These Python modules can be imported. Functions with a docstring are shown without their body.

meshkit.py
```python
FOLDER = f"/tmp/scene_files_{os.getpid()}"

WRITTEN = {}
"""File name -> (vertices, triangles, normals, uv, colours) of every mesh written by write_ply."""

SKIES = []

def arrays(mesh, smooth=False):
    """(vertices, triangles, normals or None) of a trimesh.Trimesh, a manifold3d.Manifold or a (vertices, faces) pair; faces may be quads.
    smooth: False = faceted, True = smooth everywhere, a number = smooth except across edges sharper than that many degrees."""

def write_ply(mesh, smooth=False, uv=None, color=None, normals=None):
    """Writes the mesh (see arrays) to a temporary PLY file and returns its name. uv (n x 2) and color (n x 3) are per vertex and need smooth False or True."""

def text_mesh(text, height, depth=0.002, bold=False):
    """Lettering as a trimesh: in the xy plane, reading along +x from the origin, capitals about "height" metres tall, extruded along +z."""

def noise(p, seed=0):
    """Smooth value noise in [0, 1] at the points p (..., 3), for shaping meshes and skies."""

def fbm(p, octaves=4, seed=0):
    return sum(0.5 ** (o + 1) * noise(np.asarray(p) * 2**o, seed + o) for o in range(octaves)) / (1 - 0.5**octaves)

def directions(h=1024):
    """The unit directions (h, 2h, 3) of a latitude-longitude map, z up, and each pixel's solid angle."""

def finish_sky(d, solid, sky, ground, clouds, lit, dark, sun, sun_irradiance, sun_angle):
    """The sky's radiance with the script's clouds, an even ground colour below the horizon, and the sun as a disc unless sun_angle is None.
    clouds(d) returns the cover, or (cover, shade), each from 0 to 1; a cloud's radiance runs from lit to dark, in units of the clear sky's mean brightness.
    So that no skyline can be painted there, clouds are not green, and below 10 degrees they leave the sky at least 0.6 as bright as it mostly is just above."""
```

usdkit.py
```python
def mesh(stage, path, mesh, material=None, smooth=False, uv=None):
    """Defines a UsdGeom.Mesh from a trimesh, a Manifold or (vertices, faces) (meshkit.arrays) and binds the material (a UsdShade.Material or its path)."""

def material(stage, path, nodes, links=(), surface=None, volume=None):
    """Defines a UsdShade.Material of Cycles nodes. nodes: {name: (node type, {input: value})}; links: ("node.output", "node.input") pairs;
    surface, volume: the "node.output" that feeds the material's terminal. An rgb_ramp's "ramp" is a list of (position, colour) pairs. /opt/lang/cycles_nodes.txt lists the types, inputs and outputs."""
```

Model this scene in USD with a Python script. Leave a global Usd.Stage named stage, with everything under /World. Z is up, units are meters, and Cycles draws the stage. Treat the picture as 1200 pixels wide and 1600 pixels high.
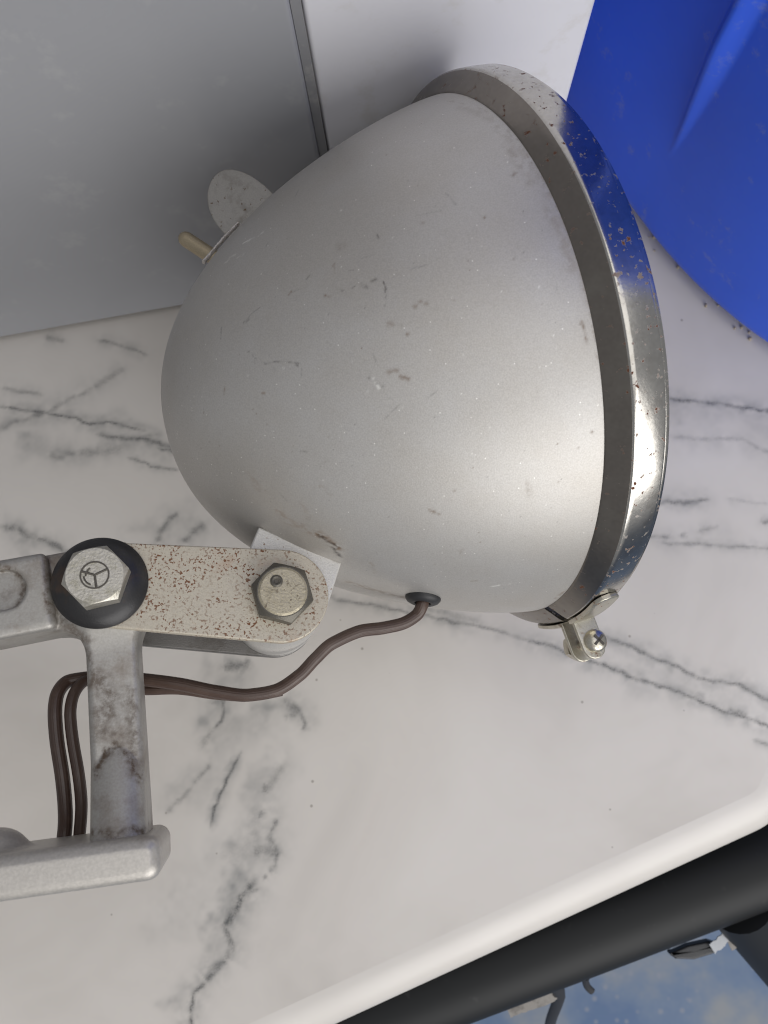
import math, numpy as np, trimesh, manifold3d, usdkit, meshkit
from pxr import Usd, UsdGeom, UsdLux, UsdShade, Gf, Sdf, Vt
from shapely.geometry import Polygon, Point, LineString
from shapely.ops import unary_union
from scipy.spatial import cKDTree

stage = Usd.Stage.CreateInMemory()
UsdGeom.SetStageUpAxis(stage, UsdGeom.Tokens.z); UsdGeom.SetStageMetersPerUnit(stage, 1.0)
UsdGeom.Xform.Define(stage, '/World'); UsdGeom.Scope.Define(stage, '/World/Looks')
rng = np.random.default_rng(7)

# ------------------------------------------------------------------ camera, light, exposure
H = 0.344                                   # lens above the table top (z = 0)
CAM = np.array([[0.99920096, 0.0, -0.03996804],      # rows: world x, y, z in camera (right, down, forward)
                [0.00656687, -0.98640989, 0.16417185],
                [-0.03942487, -0.16430314, -0.98562171]])
cam = UsdGeom.Camera.Define(stage, '/World/camera')
r_, u_, bk = CAM[:, 0], -CAM[:, 1], -CAM[:, 2]
cam.AddTransformOp().Set(Gf.Matrix4d(*r_, 0, *u_, 0, *bk, 0, 0, 0, H, 1))
cam.CreateHorizontalApertureAttr(24.0); cam.CreateVerticalApertureAttr(32.0); cam.CreateFocalLengthAttr(24.0)
cam.CreateClippingRangeAttr(Gf.Vec2f(0.01, 50)); cam.CreateFStopAttr(19.0); cam.CreateFocusDistanceAttr(0.222)
cam.CreateExposureAttr(0.1)

def lamp_rect(name, pos, target, w, h, L, col, roll=0):
    l = UsdLux.RectLight.Define(stage, '/World/' + name)
    pos, target = np.array(pos, float), np.array(target, float)
    z = pos - target; z /= np.linalg.norm(z)
    x = np.cross([0, 0, 1.0], z); x = x / np.linalg.norm(x) if np.linalg.norm(x) > 1e-3 else np.array([1.0, 0, 0])
    y = np.cross(z, x)
    c, s = math.cos(roll), math.sin(roll); x, y = c * x + s * y, c * y - s * x
    l.AddTransformOp().Set(Gf.Matrix4d(*x, 0, *y, 0, *z, 0, *pos, 1))
    l.CreateWidthAttr(w); l.CreateHeightAttr(h); l.CreateIntensityAttr(L); l.CreateColorAttr(Gf.Vec3f(*col))
lamp_rect('unseen_front_light', (0.72, -1.05, 0.66), (0.02, 0.0, 0.05), 1.3, 1.1, 3.3, (1.0, 0.985, 0.965))  # source out of view at front right; lights the bowl and front edge
lamp_rect('unseen_overhead_light', (0.45, 0.0, 1.35), (0.40, 0.0501, 0), 1.2, 1.4, 1.15, (1.0, 0.985, 0.96), math.radians(-35))  # source out of view above; soft top light on table and bowl
dome = UsdLux.DomeLight.Define(stage, '/World/ambient_fill')  # added even fill from all around, no source of its own
dome.CreateIntensityAttr(1.0)
dm = usdkit.material(stage, '/World/Looks/ambient', {'b': ('background_shader', {'color': (0.93, 0.95, 1.0), 'strength': 0.30})}, [], surface='b.background')
UsdShade.MaterialBindingAPI.Apply(dome.GetPrim()).Bind(dm)

# ------------------------------------------------------------------ helpers
F = 1200.0
def ray(px, py): return np.array([(px - 600) / F, (py - 800) / F, 1.0])
def at(px, py, z=0.0):                      # photograph point -> place at height z above the table
    d = CAM @ ray(px, py); return d * ((z - H) / d[2]) + np.array([0, 0, H])
# the lamp's own frame: x along its axis towards the lens, z along the bolts, origin at the middle of the rim
LC = np.array([0.02577185, -0.04783551, 0.26305728])
LM = np.array([[0.93180897, -0.24406571, 0.26863352], [-0.30837322, -0.92270896, 0.23133123], [0.19141053, -0.2983959, -0.93505181]])
def L2W(P): return (np.asarray(P, float) @ LM + LC) @ CAM.T + np.array([0, 0, H])
def pl(px, py, z):                          # photograph point -> (x, y, z) in the lamp's frame on the plane at z
    d = ray(px, py); t = (z + LC @ LM[2]) / (d @ LM[2]); return LM @ (d * t - LC)
RI, RB, LB, PP, QQ = 0.0849, 0.0844, 0.0993, 1.2352, 2.1772
def rb(s): return RB * np.maximum(1 - np.clip(-s / LB, 0, 1) ** PP, 0) ** (1 / QQ)
_ts = np.linspace(.12, .32, 8001)
def bowl_hit(px, py):
    P = (ray(px, py)[None] * _ts[:, None] - LC) @ LM.T
    g = np.hypot(P[:, 1], P[:, 2]) - rb(P[:, 0]); g[(P[:, 0] > 0) | (P[:, 0] < -LB)] = 9
    return P[(g < 0).argmax()] if (g < 0).any() else P[g.argmin()]

used = {}
def path_for(name, parent):
    base = (parent or '/World') + '/' + name
    k = used.get(base, -1) + 1; used[base] = k
    return base if k == 0 else f'{base}_{k:03d}'
def tag(prim, **kw):
    for k, v in kw.items(): prim.SetCustomDataByKey(k, v)
ORIG = {}
def thing(name, label, cat, loc=(0, 0, 0), group=None):
    p = path_for(name, None); x = UsdGeom.Xform.Define(stage, p); x.AddTranslateOp().Set(Gf.Vec3d(*map(float, loc)))
    ORIG[p] = np.array(loc, float); tag(x.GetPrim(), label=label, category=cat)
    if group: tag(x.GetPrim(), group=group)
    return p
def arr(m):
    if hasattr(m, 'to_mesh'):
        q = m.to_mesh(); return np.array(q.vert_properties[:, :3], float), np.array(q.tri_verts)
    if hasattr(m, 'vertices'): return np.array(m.vertices), np.array(m.faces)
    v, f = np.asarray(m[0], float), np.asarray(m[1], int)
    return v, (np.vstack([f[:, [0, 1, 2]], f[:, [0, 2, 3]]]) if f.shape[1] == 4 else f)
def obj(name, m, mat, parent=None, smooth=35, frame='w', col=None, label=None):
    v, f = arr(m)
    if frame == 'L': v = L2W(v)
    off = ORIG.get('/'.join(parent.split('/')[:3]), np.zeros(3)) if parent else np.zeros(3)
    p = path_for(name, parent)
    g = usdkit.mesh(stage, p, trimesh.Trimesh(v - off, f, process=False), mat, smooth)
    if col is not None:
        UsdGeom.PrimvarsAPI(g).CreatePrimvar('marks', Sdf.ValueTypeNames.Color3fArray, 'vertex').Set(Vt.Vec3fArray.FromNumpy(np.asarray(col, np.float32)))
    if label: tag(g.GetPrim(), label=label)
    return p
def grid_faces(n, m, wrap=False):
    i, j = np.meshgrid(np.arange(n - 1), np.arange(m if wrap else m - 1), indexing='ij'); k = (j + 1) % m
    return np.stack([i * m + j, i * m + k, (i + 1) * m + k, (i + 1) * m + j], -1).reshape(-1, 4)
def frame_of(d, hint=(0, 0, 1.0)):
    d = np.asarray(d, float) / np.linalg.norm(d); x = np.cross(hint, d)
    if np.linalg.norm(x) < 1e-4: x = np.cross((1.0, 0, 0), d)
    x /= np.linalg.norm(x); return np.stack([x, np.cross(d, x), d])
def revolve(prof, o, d, n=64, closed=False, a0=0, a1=2 * math.pi, hint=(0, 0, 1.0)):
    """prof: (r, h) pairs, h along d from o"""
    R = frame_of(d, hint); full = abs(a1 - a0 - 2 * math.pi) < 1e-6
    th = np.linspace(a0, a1, n, endpoint=not full); prof = np.asarray(prof, float)
    if closed: prof = np.vstack([prof, prof[:1]])
    loc = np.stack([prof[:, 0, None] * np.cos(th), prof[:, 0, None] * np.sin(th), np.broadcast_to(prof[:, 1, None], (len(prof), n))], -1)
    v = loc.reshape(-1, 3) @ R + np.asarray(o, float); f = grid_faces(len(prof), n, full)
    m = trimesh.Trimesh(v, np.vstack([f[:, [0, 1, 2]], f[:, [0, 2, 3]]]), process=True); 
    m.update_faces(m.nondegenerate_faces()); m.merge_vertices()
    if not full:
        pass
    return m
def smooth_path(pts, n):
    pts = np.asarray(pts, float); t = np.concatenate([[0], np.cumsum(np.linalg.norm(np.diff(pts, axis=0), axis=1))])
    from scipy.interpolate import PchipInterpolator
    return PchipInterpolator(t, pts)(np.linspace(0, t[-1], n))
def tube(pts, rx, ry=None, sides=16, ribs=0, depth=0, up=(0, 0, 1.0), caps=True):
    pts = np.asarray(pts, float); T = np.gradient(pts, axis=0); T /= np.linalg.norm(T, axis=1, keepdims=True)
    A = np.cross(T, up); A /= np.linalg.norm(A, axis=1, keepdims=True); B = np.cross(A, T)
    ph = np.arange(sides) * 2 * math.pi / sides; k = 1 - depth * (0.5 + 0.5 * np.cos(ribs * ph)) if ribs else np.ones(sides)
    ry = rx if ry is None else ry
    v = pts[:, None] + (rx * k * np.cos(ph))[None, :, None] * A[:, None] + (ry * k * np.sin(ph))[None, :, None] * B[:, None]
    f = grid_faces(len(pts), sides, True); f = np.vstack([f[:, [0, 1, 2]], f[:, [0, 2, 3]]])
    v = v.reshape(-1, 3)
    if caps:
        n = len(v); v = np.vstack([v, pts[0], pts[-1]]); j = np.arange(sides); k2 = (j + 1) % sides; e = (len(pts) - 1) * sides
        f = np.vstack([f, np.stack([np.full(sides, n), k2, j], 1), np.stack([np.full(sides, n + 1), e + j, e + k2], 1)])
    return v, f
def slab(poly, z0, z1, bev=0.0, steps=3):
    """rounded-edge plate in the xy plane: layers of a resampled outline pulled in at the rims"""
    n = 160; ring = np.array([poly.exterior.interpolate(t, True).coords[0] for t in np.linspace(0, 1, n, endpoint=False)])
    if not poly.exterior.is_ccw: ring = ring[::-1]
    t = np.roll(ring, -1, 0) - np.roll(ring, 1, 0); t /= np.linalg.norm(t, axis=1, keepdims=True); nrm = np.stack([-t[:, 1], t[:, 0]], 1)
    lay = []
    if bev:
        for k in range(steps + 1):
            a = math.pi / 2 * k / steps; lay.append((bev * (1 - math.sin(a)), z0 + bev * (1 - math.cos(a))))
        for k in range(steps + 1):
            a = math.pi / 2 * k / steps; lay.append((bev * (1 - math.cos(a)), z1 - bev * (1 - math.sin(a))))
    else: lay = [(0, z0), (0, z1)]
    v = np.vstack([np.c_[ring + i * nrm, np.full(n, z)] for i, z in lay]); f = grid_faces(len(lay), n, True); f = np.vstack([f[:, [0, 1, 2]], f[:, [0, 2, 3]]])
    vt, ft = trimesh.creation.triangulate_polygon(Polygon(ring), engine='earcut') if False else (None, None)
    c = len(v); v = np.vstack([v, [*ring.mean(0), z0], [*ring.mean(0), z1]]); j = np.arange(n); k = (j + 1) % n; e = (len(lay) - 1) * n
    f = np.vstack([f, np.stack([np.full(n, c), k, j], 1), np.stack([np.full(n, c + 1), e + j, e + k], 1)])
    return v, f
def nets(sdf, lo, hi, h):
    """surface nets of an sdf (negative inside), vertices slid onto the surface"""
    ax = [np.arange(a, b + h, h) for a, b in zip(lo, hi)]; G = np.stack(np.meshgrid(*ax, indexing='ij'), -1); D = sdf(G.reshape(-1, 3)).reshape(G.shape[:3])
    S = D < 0; nx, ny, nz = D.shape
    acc = np.zeros((nx - 1, ny - 1, nz - 1, 3)); cnt = np.zeros((nx - 1, ny - 1, nz - 1))
    for axis in range(3):
        o = [a for a in range(3) if a != axis]
        for s1 in (0, 1):
            for s2 in (0, 1):
                sl0, sl1 = [None] * 3, [None] * 3
                sl0[axis], sl1[axis] = slice(0, -1), slice(1, None)
                for a, s in zip(o, (s1, s2)): sl0[a] = sl1[a] = slice(s, D.shape[a] - 1 + s)
                d0, d1 = D[tuple(sl0)], D[tuple(sl1)]; m = (d0 < 0) != (d1 < 0); t = np.where(m, d0 / np.where(m, d0 - d1, 1), 0)
                off = np.zeros(m.shape + (3,)); off[..., axis] = t; off[..., o[0]] = s1; off[..., o[1]] = s2
                acc += off * m[..., None]; cnt += m
    act = cnt > 0; idx = -np.ones(act.shape, int); idx[act] = np.arange(act.sum()); cells = np.argwhere(act)
    v = (cells + acc[act] / cnt[act][:, None]) * h + np.array(lo); F_ = []
    for axis in range(3):
        o = [(axis + 1) % 3, (axis + 2) % 3]; sl0, sl1 = [slice(1, -1)] * 3, [slice(1, -1)] * 3
        sl0[axis], sl1[axis] = slice(0, -1), slice(1, None); s0, s1 = S[tuple(sl0)], S[tuple(sl1)]
        e = np.argwhere(s0 != s1); fl = s0[tuple(e.T)]; base = e.copy(); base[:, o[0]] += 1; base[:, o[1]] += 1
        q = []
        for da, db in ((1, 1), (0, 1), (0, 0), (1, 0)):
            c = base.copy(); c[:, o[0]] -= da; c[:, o[1]] -= db; q.append(idx[tuple(c.T)])
        q = np.stack(q, 1); q[~fl] = q[~fl][:, ::-1]; F_.append(q)
    f = np.vstack(F_); e = h * .05
    for _ in range(3):
        d = sdf(v); g = np.stack([sdf(v + e * k) - sdf(v - e * k) for k in np.eye(3)], 1) / (2 * e)
        v = v - np.clip(d, -h, h)[:, None] * g / np.maximum((g * g).sum(1, keepdims=True), .2)
    return v, f
def smin(a, b, k): q = np.clip(.5 + .5 * (b - a) / k, 0, 1); return b * (1 - q) + a * q - k * q * (1 - q)
def sbox(P, c, R, half, r):
    q = np.abs((P - c) @ np.asarray(R).T) - (np.asarray(half) - r)
    return np.linalg.norm(np.maximum(q, 0), axis=1) + np.minimum(q.max(1), 0) - r
def capsule(P, a, b, ra, rb_):
    a, b = np.asarray(a), np.asarray(b); ab = b - a; t = np.clip((P - a) @ ab / (ab @ ab), 0, 1)
    return np.linalg.norm(P - a - t[:, None] * ab, axis=1) - (ra + (rb_ - ra) * t)
def hexhead(o, d, rc, h, ang_dir, cham=.8):
    R = frame_of(d); x = np.asarray(ang_dir, float) - np.dot(ang_dir, R[2]) * R[2]; x /= np.linalg.norm(x); R = np.stack([x, np.cross(R[2], x), R[2]])
    m = manifold3d.Manifold.cylinder(h, rc, rc, 6) ^ manifold3d.Manifold.revolve(manifold3d.CrossSection([[(0, 0), (rc * 1.01, 0), (rc * 1.01, h - rc * .17), (rc * cham, h), (0, h)]]), 72)
    v, f = arr(m); return v @ R + np.asarray(o), f

# ------------------------------------------------------------------ materials
def MAT(name, nodes, links, surface='p.BSDF'): return usdkit.material(stage, '/World/Looks/' + name, nodes, links, surface=surface)
def G(): return ('geometry', {})
def metal(name, base, rough=.45, metallic=.6, spot=None, spot_scale=900, spot_at=.62, dirt=None, dirt_scale=60, dirt_at=.5, grain=.08, bumps=.15, bscale=2500, mask=None, spec=.5):
    """painted or bare metal: fine grain, larger dirt clouds and small rust spots"""
    lo = tuple(max(0, c * (1 - grain)) for c in base); hi = tuple(c * (1 + grain) for c in base)
    n = {'g': G(), 'n1': ('noise_texture', {'scale': bscale, 'detail': 2.0}), 'r1': ('rgb_ramp', {'ramp': [(.3, lo), (.7, hi)]}),
         'bmp': ('bump', {'strength': bumps, 'distance': .0003}), 'p': ('principled_bsdf', {'metallic': metallic, 'roughness': rough, 'specular_ior_level': spec})}
    l = [('g.position', 'n1.vector'), ('n1.fac', 'r1.fac'), ('n1.fac', 'bmp.height'), ('bmp.normal', 'p.normal')]; cur = 'r1.color'
    if dirt:
        n['n2'] = ('noise_texture', {'scale': dirt_scale, 'detail': 6.0, 'roughness': .65}); n['r2'] = ('rgb_ramp', {'ramp': [(dirt_at, (0, 0, 0)), (dirt_at + .2, (.8, .8, .8))]})
        n['m2'] = ('mix', {'color2': dirt}); l += [('g.position', 'n2.vector'), ('n2.fac', 'r2.fac'), ('r2.color', 'm2.fac'), (cur, 'm2.color1')]; cur = 'm2.color'
    if spot:
        n['n3'] = ('noise_texture', {'scale': spot_scale, 'detail': 3.0, 'roughness': .55}); n['r3'] = ('rgb_ramp', {'ramp': [(spot_at, (0, 0, 0)), (spot_at + .05, (1, 1, 1))]})
        n['n4'] = ('noise_texture', {'scale': spot_scale * .13, 'detail': 2.0}); n['r4'] = ('rgb_ramp', {'ramp': [(.36, (.12, .12, .12)), (.58, (1, 1, 1))]})
        n['mm'] = ('mix', {'mix_type': 'multiply', 'fac': 1.0}); n['m3'] = ('mix', {'color2': spot})
        n['rm'] = ('math', {'math_type': 'multiply_add', 'value2': -metallic, 'value3': metallic}); n['rr'] = ('math', {'math_type': 'multiply_add', 'value2': .85 - rough, 'value3': rough}); n['bw'] = ('rgb_to_bw', {})
        l += [('g.position', 'n3.vector'), ('g.position', 'n4.vector'), ('n3.fac', 'r3.fac'), ('n4.fac', 'r4.fac'), ('r3.color', 'mm.color1'), ('r4.color', 'mm.color2'), ('mm.color', 'm3.fac'), (cur, 'm3.color1'),
              ('mm.color', 'bw.color'), ('bw.val', 'rm.value1'), ('bw.val', 'rr.value1'), ('rm.value', 'p.metallic'), ('rr.value', 'p.roughness')]; cur = 'm3.color'
    l.append((cur, 'p.base_color')); return MAT(name, n, l)

# the bowl: grey silver paint, glints painted in as pale dots; marks.r brown stain, marks.g dark scratch, marks.b bare bright metal
M_bowl = MAT('silver_paint', {'g': G(), 'a': ('attribute', {'attribute': 'marks'}), 's': ('separate_color', {}),
    'n1': ('noise_texture', {'scale': 2600.0, 'detail': 2.0}), 'r1': ('rgb_ramp', {'ramp': [(.3, (.465, .449, .428)), (.7, (.545, .529, .506))]}),
    'n2': ('noise_texture', {'scale': 28.0, 'detail': 5.0, 'roughness': .6}), 'r2': ('rgb_ramp', {'ramp': [(.35, (.93, .91, .88)), (.65, (1, 1, 1))]}), 'm2': ('mix', {'mix_type': 'multiply', 'fac': 1.0}),
    'vo': ('voronoi_texture', {'scale': 800.0}), 'vr': ('rgb_ramp', {'ramp': [(.0, (1, 1, 1)), (.11, (1, 1, 1)), (.19, (0, 0, 0))]}), 'vs': ('separate_color', {}), 'vt': ('math', {'math_type': 'greater_than', 'value2': .93}), 'vb': ('rgb_to_bw', {}), 'vm': ('math', {'math_type': 'multiply'}), 'vm2': ('math', {'math_type': 'multiply', 'value2': .55}),
    'm3': ('mix', {'color2': (.95, .93, .88)}),
    'mb': ('mix', {'color2': (.14, .085, .045)}), 'md': ('mix', {'color2': (.035, .03, .028)}), 'ml': ('mix', {'color2': (.86, .85, .8)}),
    'met': ('math', {'math_type': 'multiply_add', 'value2': -.6, 'value3': .64}),
    'bmp': ('bump', {'strength': .09, 'distance': .0003}), 'p': ('principled_bsdf', {'roughness': .5, 'metallic': .6})},
    [('a.color', 's.color'), ('g.position', 'n1.vector'), ('g.position', 'n2.vector'), ('n1.fac', 'r1.fac'), ('n2.fac', 'r2.fac'), ('r1.color', 'm2.color1'), ('r2.color', 'm2.color2'),
     ('g.position', 'vo.vector'), ('vo.distance', 'vr.fac'), ('vo.color', 'vs.color'), ('vs.r', 'vt.value1'), ('vr.color', 'vb.color'), ('vb.val', 'vm.value1'), ('vt.value', 'vm.value2'), ('vm.value', 'vm2.value1'), ('vm2.value', 'm3.fac'),
     ('m2.color', 'm3.color1'), ('m3.color', 'mb.color1'), ('s.r', 'mb.fac'), ('mb.color', 'md.color1'), ('s.g', 'md.fac'), ('md.color', 'ml.color1'), ('s.b', 'ml.fac'), ('ml.color', 'p.base_color'),
     ('s.r', 'met.value1'), ('met.value', 'p.metallic'), ('n1.fac', 'bmp.height'), ('bmp.normal', 'p.normal')])
M_flange = metal('darkened_rusty_flange', (.22, .198, .175), .27, .95, spot=(.1, .035, .014), spot_scale=420, spot_at=.64, dirt=(.26, .24, .21), dirt_scale=90, grain=.05, bumps=.06, bscale=900)  # base colour darkened for the dark side it mirrors; spots are rust
M_rim = metal('stained_chrome', (.50, .48, .445), .19, 1.0, spot=(.11, .035, .014), spot_scale=650, spot_at=.62, dirt=(.40, .375, .34), dirt_scale=260, grain=.05, bumps=.05, bscale=900)
M_plate = metal('rusty_plate', (.50, .455, .37), .5, .3, spot=(.17, .075, .035), spot_scale=1350, spot_at=.548, dirt=(.40, .25, .16), dirt_scale=130, dirt_at=.6, bumps=.15)
M_ear = metal('ear_paint', (.60, .585, .555), .48, .4, spot=(.2, .1, .05), spot_scale=900, spot_at=.66, bumps=.3)
M_cast = metal('cast_aluminium', (.36, .345, .32), .42, .6, dirt=(.12, .08, .05), dirt_scale=70, dirt_at=.44, bumps=.12, bscale=1800)
M_grime = MAT('grimy_casting', {'g': G(), 'a': ('attribute', {'attribute': 'marks'}), 's': ('separate_color', {}), 'n1': ('noise_texture', {'scale': 1800.0, 'detail': 2.0}), 'r1': ('rgb_ramp', {'ramp': [(.3, (.345, .33, .305)), (.7, (.40, .385, .36))]}), 'n2': ('noise_texture', {'scale': 75.0, 'detail': 6.0, 'roughness': .65}), 'r2': ('rgb_ramp', {'ramp': [(.52, (0, 0, 0)), (.72, (.6, .6, .6))]}), 'm2': ('mix', {'color2': (.15, .105, .07)}),
    'n3': ('noise_texture', {'scale': 620.0, 'detail': 4.0, 'roughness': .65}), 'r3': ('rgb_ramp', {'ramp': [(.34, (.15, .15, .15)), (.6, (1.1, 1.1, 1.1))]}), 'bw': ('rgb_to_bw', {}), 'mm': ('math', {'math_type': 'multiply', 'use_clamp': True}), 'm3': ('mix', {'color2': (.088, .062, .042)}), 'me': ('math', {'math_type': 'multiply_add', 'value2': -.5, 'value3': .55}), 'bmp': ('bump', {'strength': .12, 'distance': .0003}), 'p': ('principled_bsdf', {'roughness': .45})},
    [('a.color', 's.color'), ('g.position', 'n1.vector'), ('n1.fac', 'r1.fac'), ('g.position', 'n2.vector'), ('n2.fac', 'r2.fac'), ('r2.color', 'm2.fac'), ('r1.color', 'm2.color1'), ('g.position', 'n3.vector'), ('n3.fac', 'r3.fac'), ('r3.color', 'bw.color'), ('bw.val', 'mm.value1'), ('s.r', 'mm.value2'), ('mm.value', 'm3.fac'), ('m2.color', 'm3.color1'), ('m3.color', 'p.base_color'), ('mm.value', 'me.value1'), ('me.value', 'p.metallic'), ('n1.fac', 'bmp.height'), ('bmp.normal', 'p.normal')])
M_castd = metal('back_plate_metal', (.24, .23, .22), .45, .6, dirt=(.1, .08, .06), bumps=.3)
M_bolt = metal('dull_zinc', (.52, .495, .44), .42, .75, spot=(.16, .1, .06), spot_scale=500, spot_at=.66, dirt=(.32, .3, .22), dirt_scale=300, bumps=.35, bscale=1500)
M_bolt2 = metal('yellow_zinc', (.43, .385, .285), .45, .6, spot=(.12, .09, .06), spot_scale=800, spot_at=.6, dirt=(.3, .26, .18), dirt_scale=350, bumps=.4, bscale=1500)
M_hexd = metal('bolt_dark', (.13, .12, .1), .45, .6, bumps=.2)
M_lug = metal('lug_zinc', (.55, .52, .44), .3, .9, spot=(.15, .06, .03), spot_scale=700, spot_at=.62, dirt=(.36, .32, .25), dirt_scale=350, bumps=.2)
M_black = metal('blackened_steel', (.03, .029, .03), .36, .3, dirt=(.085, .05, .03), dirt_scale=110, dirt_at=.55, bumps=.15)
M_rubber = metal('black_rubber', (.018, .018, .02), .5, 0.0, bumps=.15)
M_cable = metal('brown_cable', (.07, .043, .033), .36, 0.0, dirt=(.10, .065, .05), dirt_scale=120, dirt_at=.5, bumps=.1)
M_pin = metal('brassy_pin', (.42, .35, .24), .38, .75, bumps=.1)
M_weld = metal('weld_bead', (.62, .58, .54), .45, .5, spot=(.2, .12, .08), spot_scale=1500, spot_at=.58, bumps=.5)
M_lever = metal('lever_metal', (.42, .40, .37), .5, .4, spot=(.14, .09, .05), spot_scale=700, spot_at=.64, dirt=(.27, .25, .22), dirt_scale=180, bumps=.2)
M_dark = metal('mark_dark', (.1, .09, .075), .6, .3)
M_glass = MAT('lens_glass', {'p': ('principled_bsdf', {'base_color': (.95, .97, .97), 'transmission_weight': 1.0, 'roughness': .05, 'ior': 1.5})}, [])

# ------------------------------------------------------------------ the table: veined white top with a round front edge, black frame below
EDGE_R, EDGE_W = 0.0165, 0.0190
e0, e1 = at(538, 1600, -.010)[:2], at(1100, 1342, -.010)[:2]
ed = (e1 - e0) / np.linalg.norm(e1 - e0); en = np.array([-ed[1], ed[0]])        # along the front edge; into the table
c0 = at(1219, 1282, -.010)[:2]; c0 = e0 + ed * ((c0 - e0) @ ed)                          # where the front edge meets the slanted side
a2 = math.atan2(ed[1], ed[0]) + math.radians(38); sd = np.array([math.cos(a2), math.sin(a2)])
outline = Polygon([c0 - ed * 1.0, c0, c0 + sd * .3, c0 + sd * .3 + en * .75, c0 - ed * 1.0 + en * .75]).buffer(-.032).buffer(.032, quad_segs=24)
inner_o = outline.buffer(-EDGE_W, quad_segs=16)
def lines(a, b, fa, fb, fine, coarse): return np.concatenate([np.arange(a, fa, coarse), np.arange(fa, fb, fine), np.arange(fb, b + coarse, coarse)])
x0, y0, x1, y1 = inner_o.bounds
gx, gy = lines(x0, x1, -.23, .2, .00075, .006), lines(y0, y1, -.19, .2, .00075, .006)
GX, GY = np.meshgrid(gx, gy, indexing='ij'); P2 = np.c_[GX.ravel(), GY.ravel()]
import shapely
ins = shapely.contains_xy(inner_o, P2[:, 0], P2[:, 1]); fq = grid_faces(len(gx), len(gy)); fq = fq[ins[fq].any(1)]
need = np.unique(fq[~ins[fq]].ravel()) if False else np.unique(fq.ravel())
out_v = need[~ins[need]]
ex = inner_o.exterior
for k in out_v: P2[k] = ex.interpolate(ex.project(Point(P2[k]))).coords[0]
remap = -np.ones(len(P2), int); remap[need] = np.arange(len(need)); TV = np.c_[P2[need], np.zeros(len(need))]; TF = remap[fq]
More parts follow.
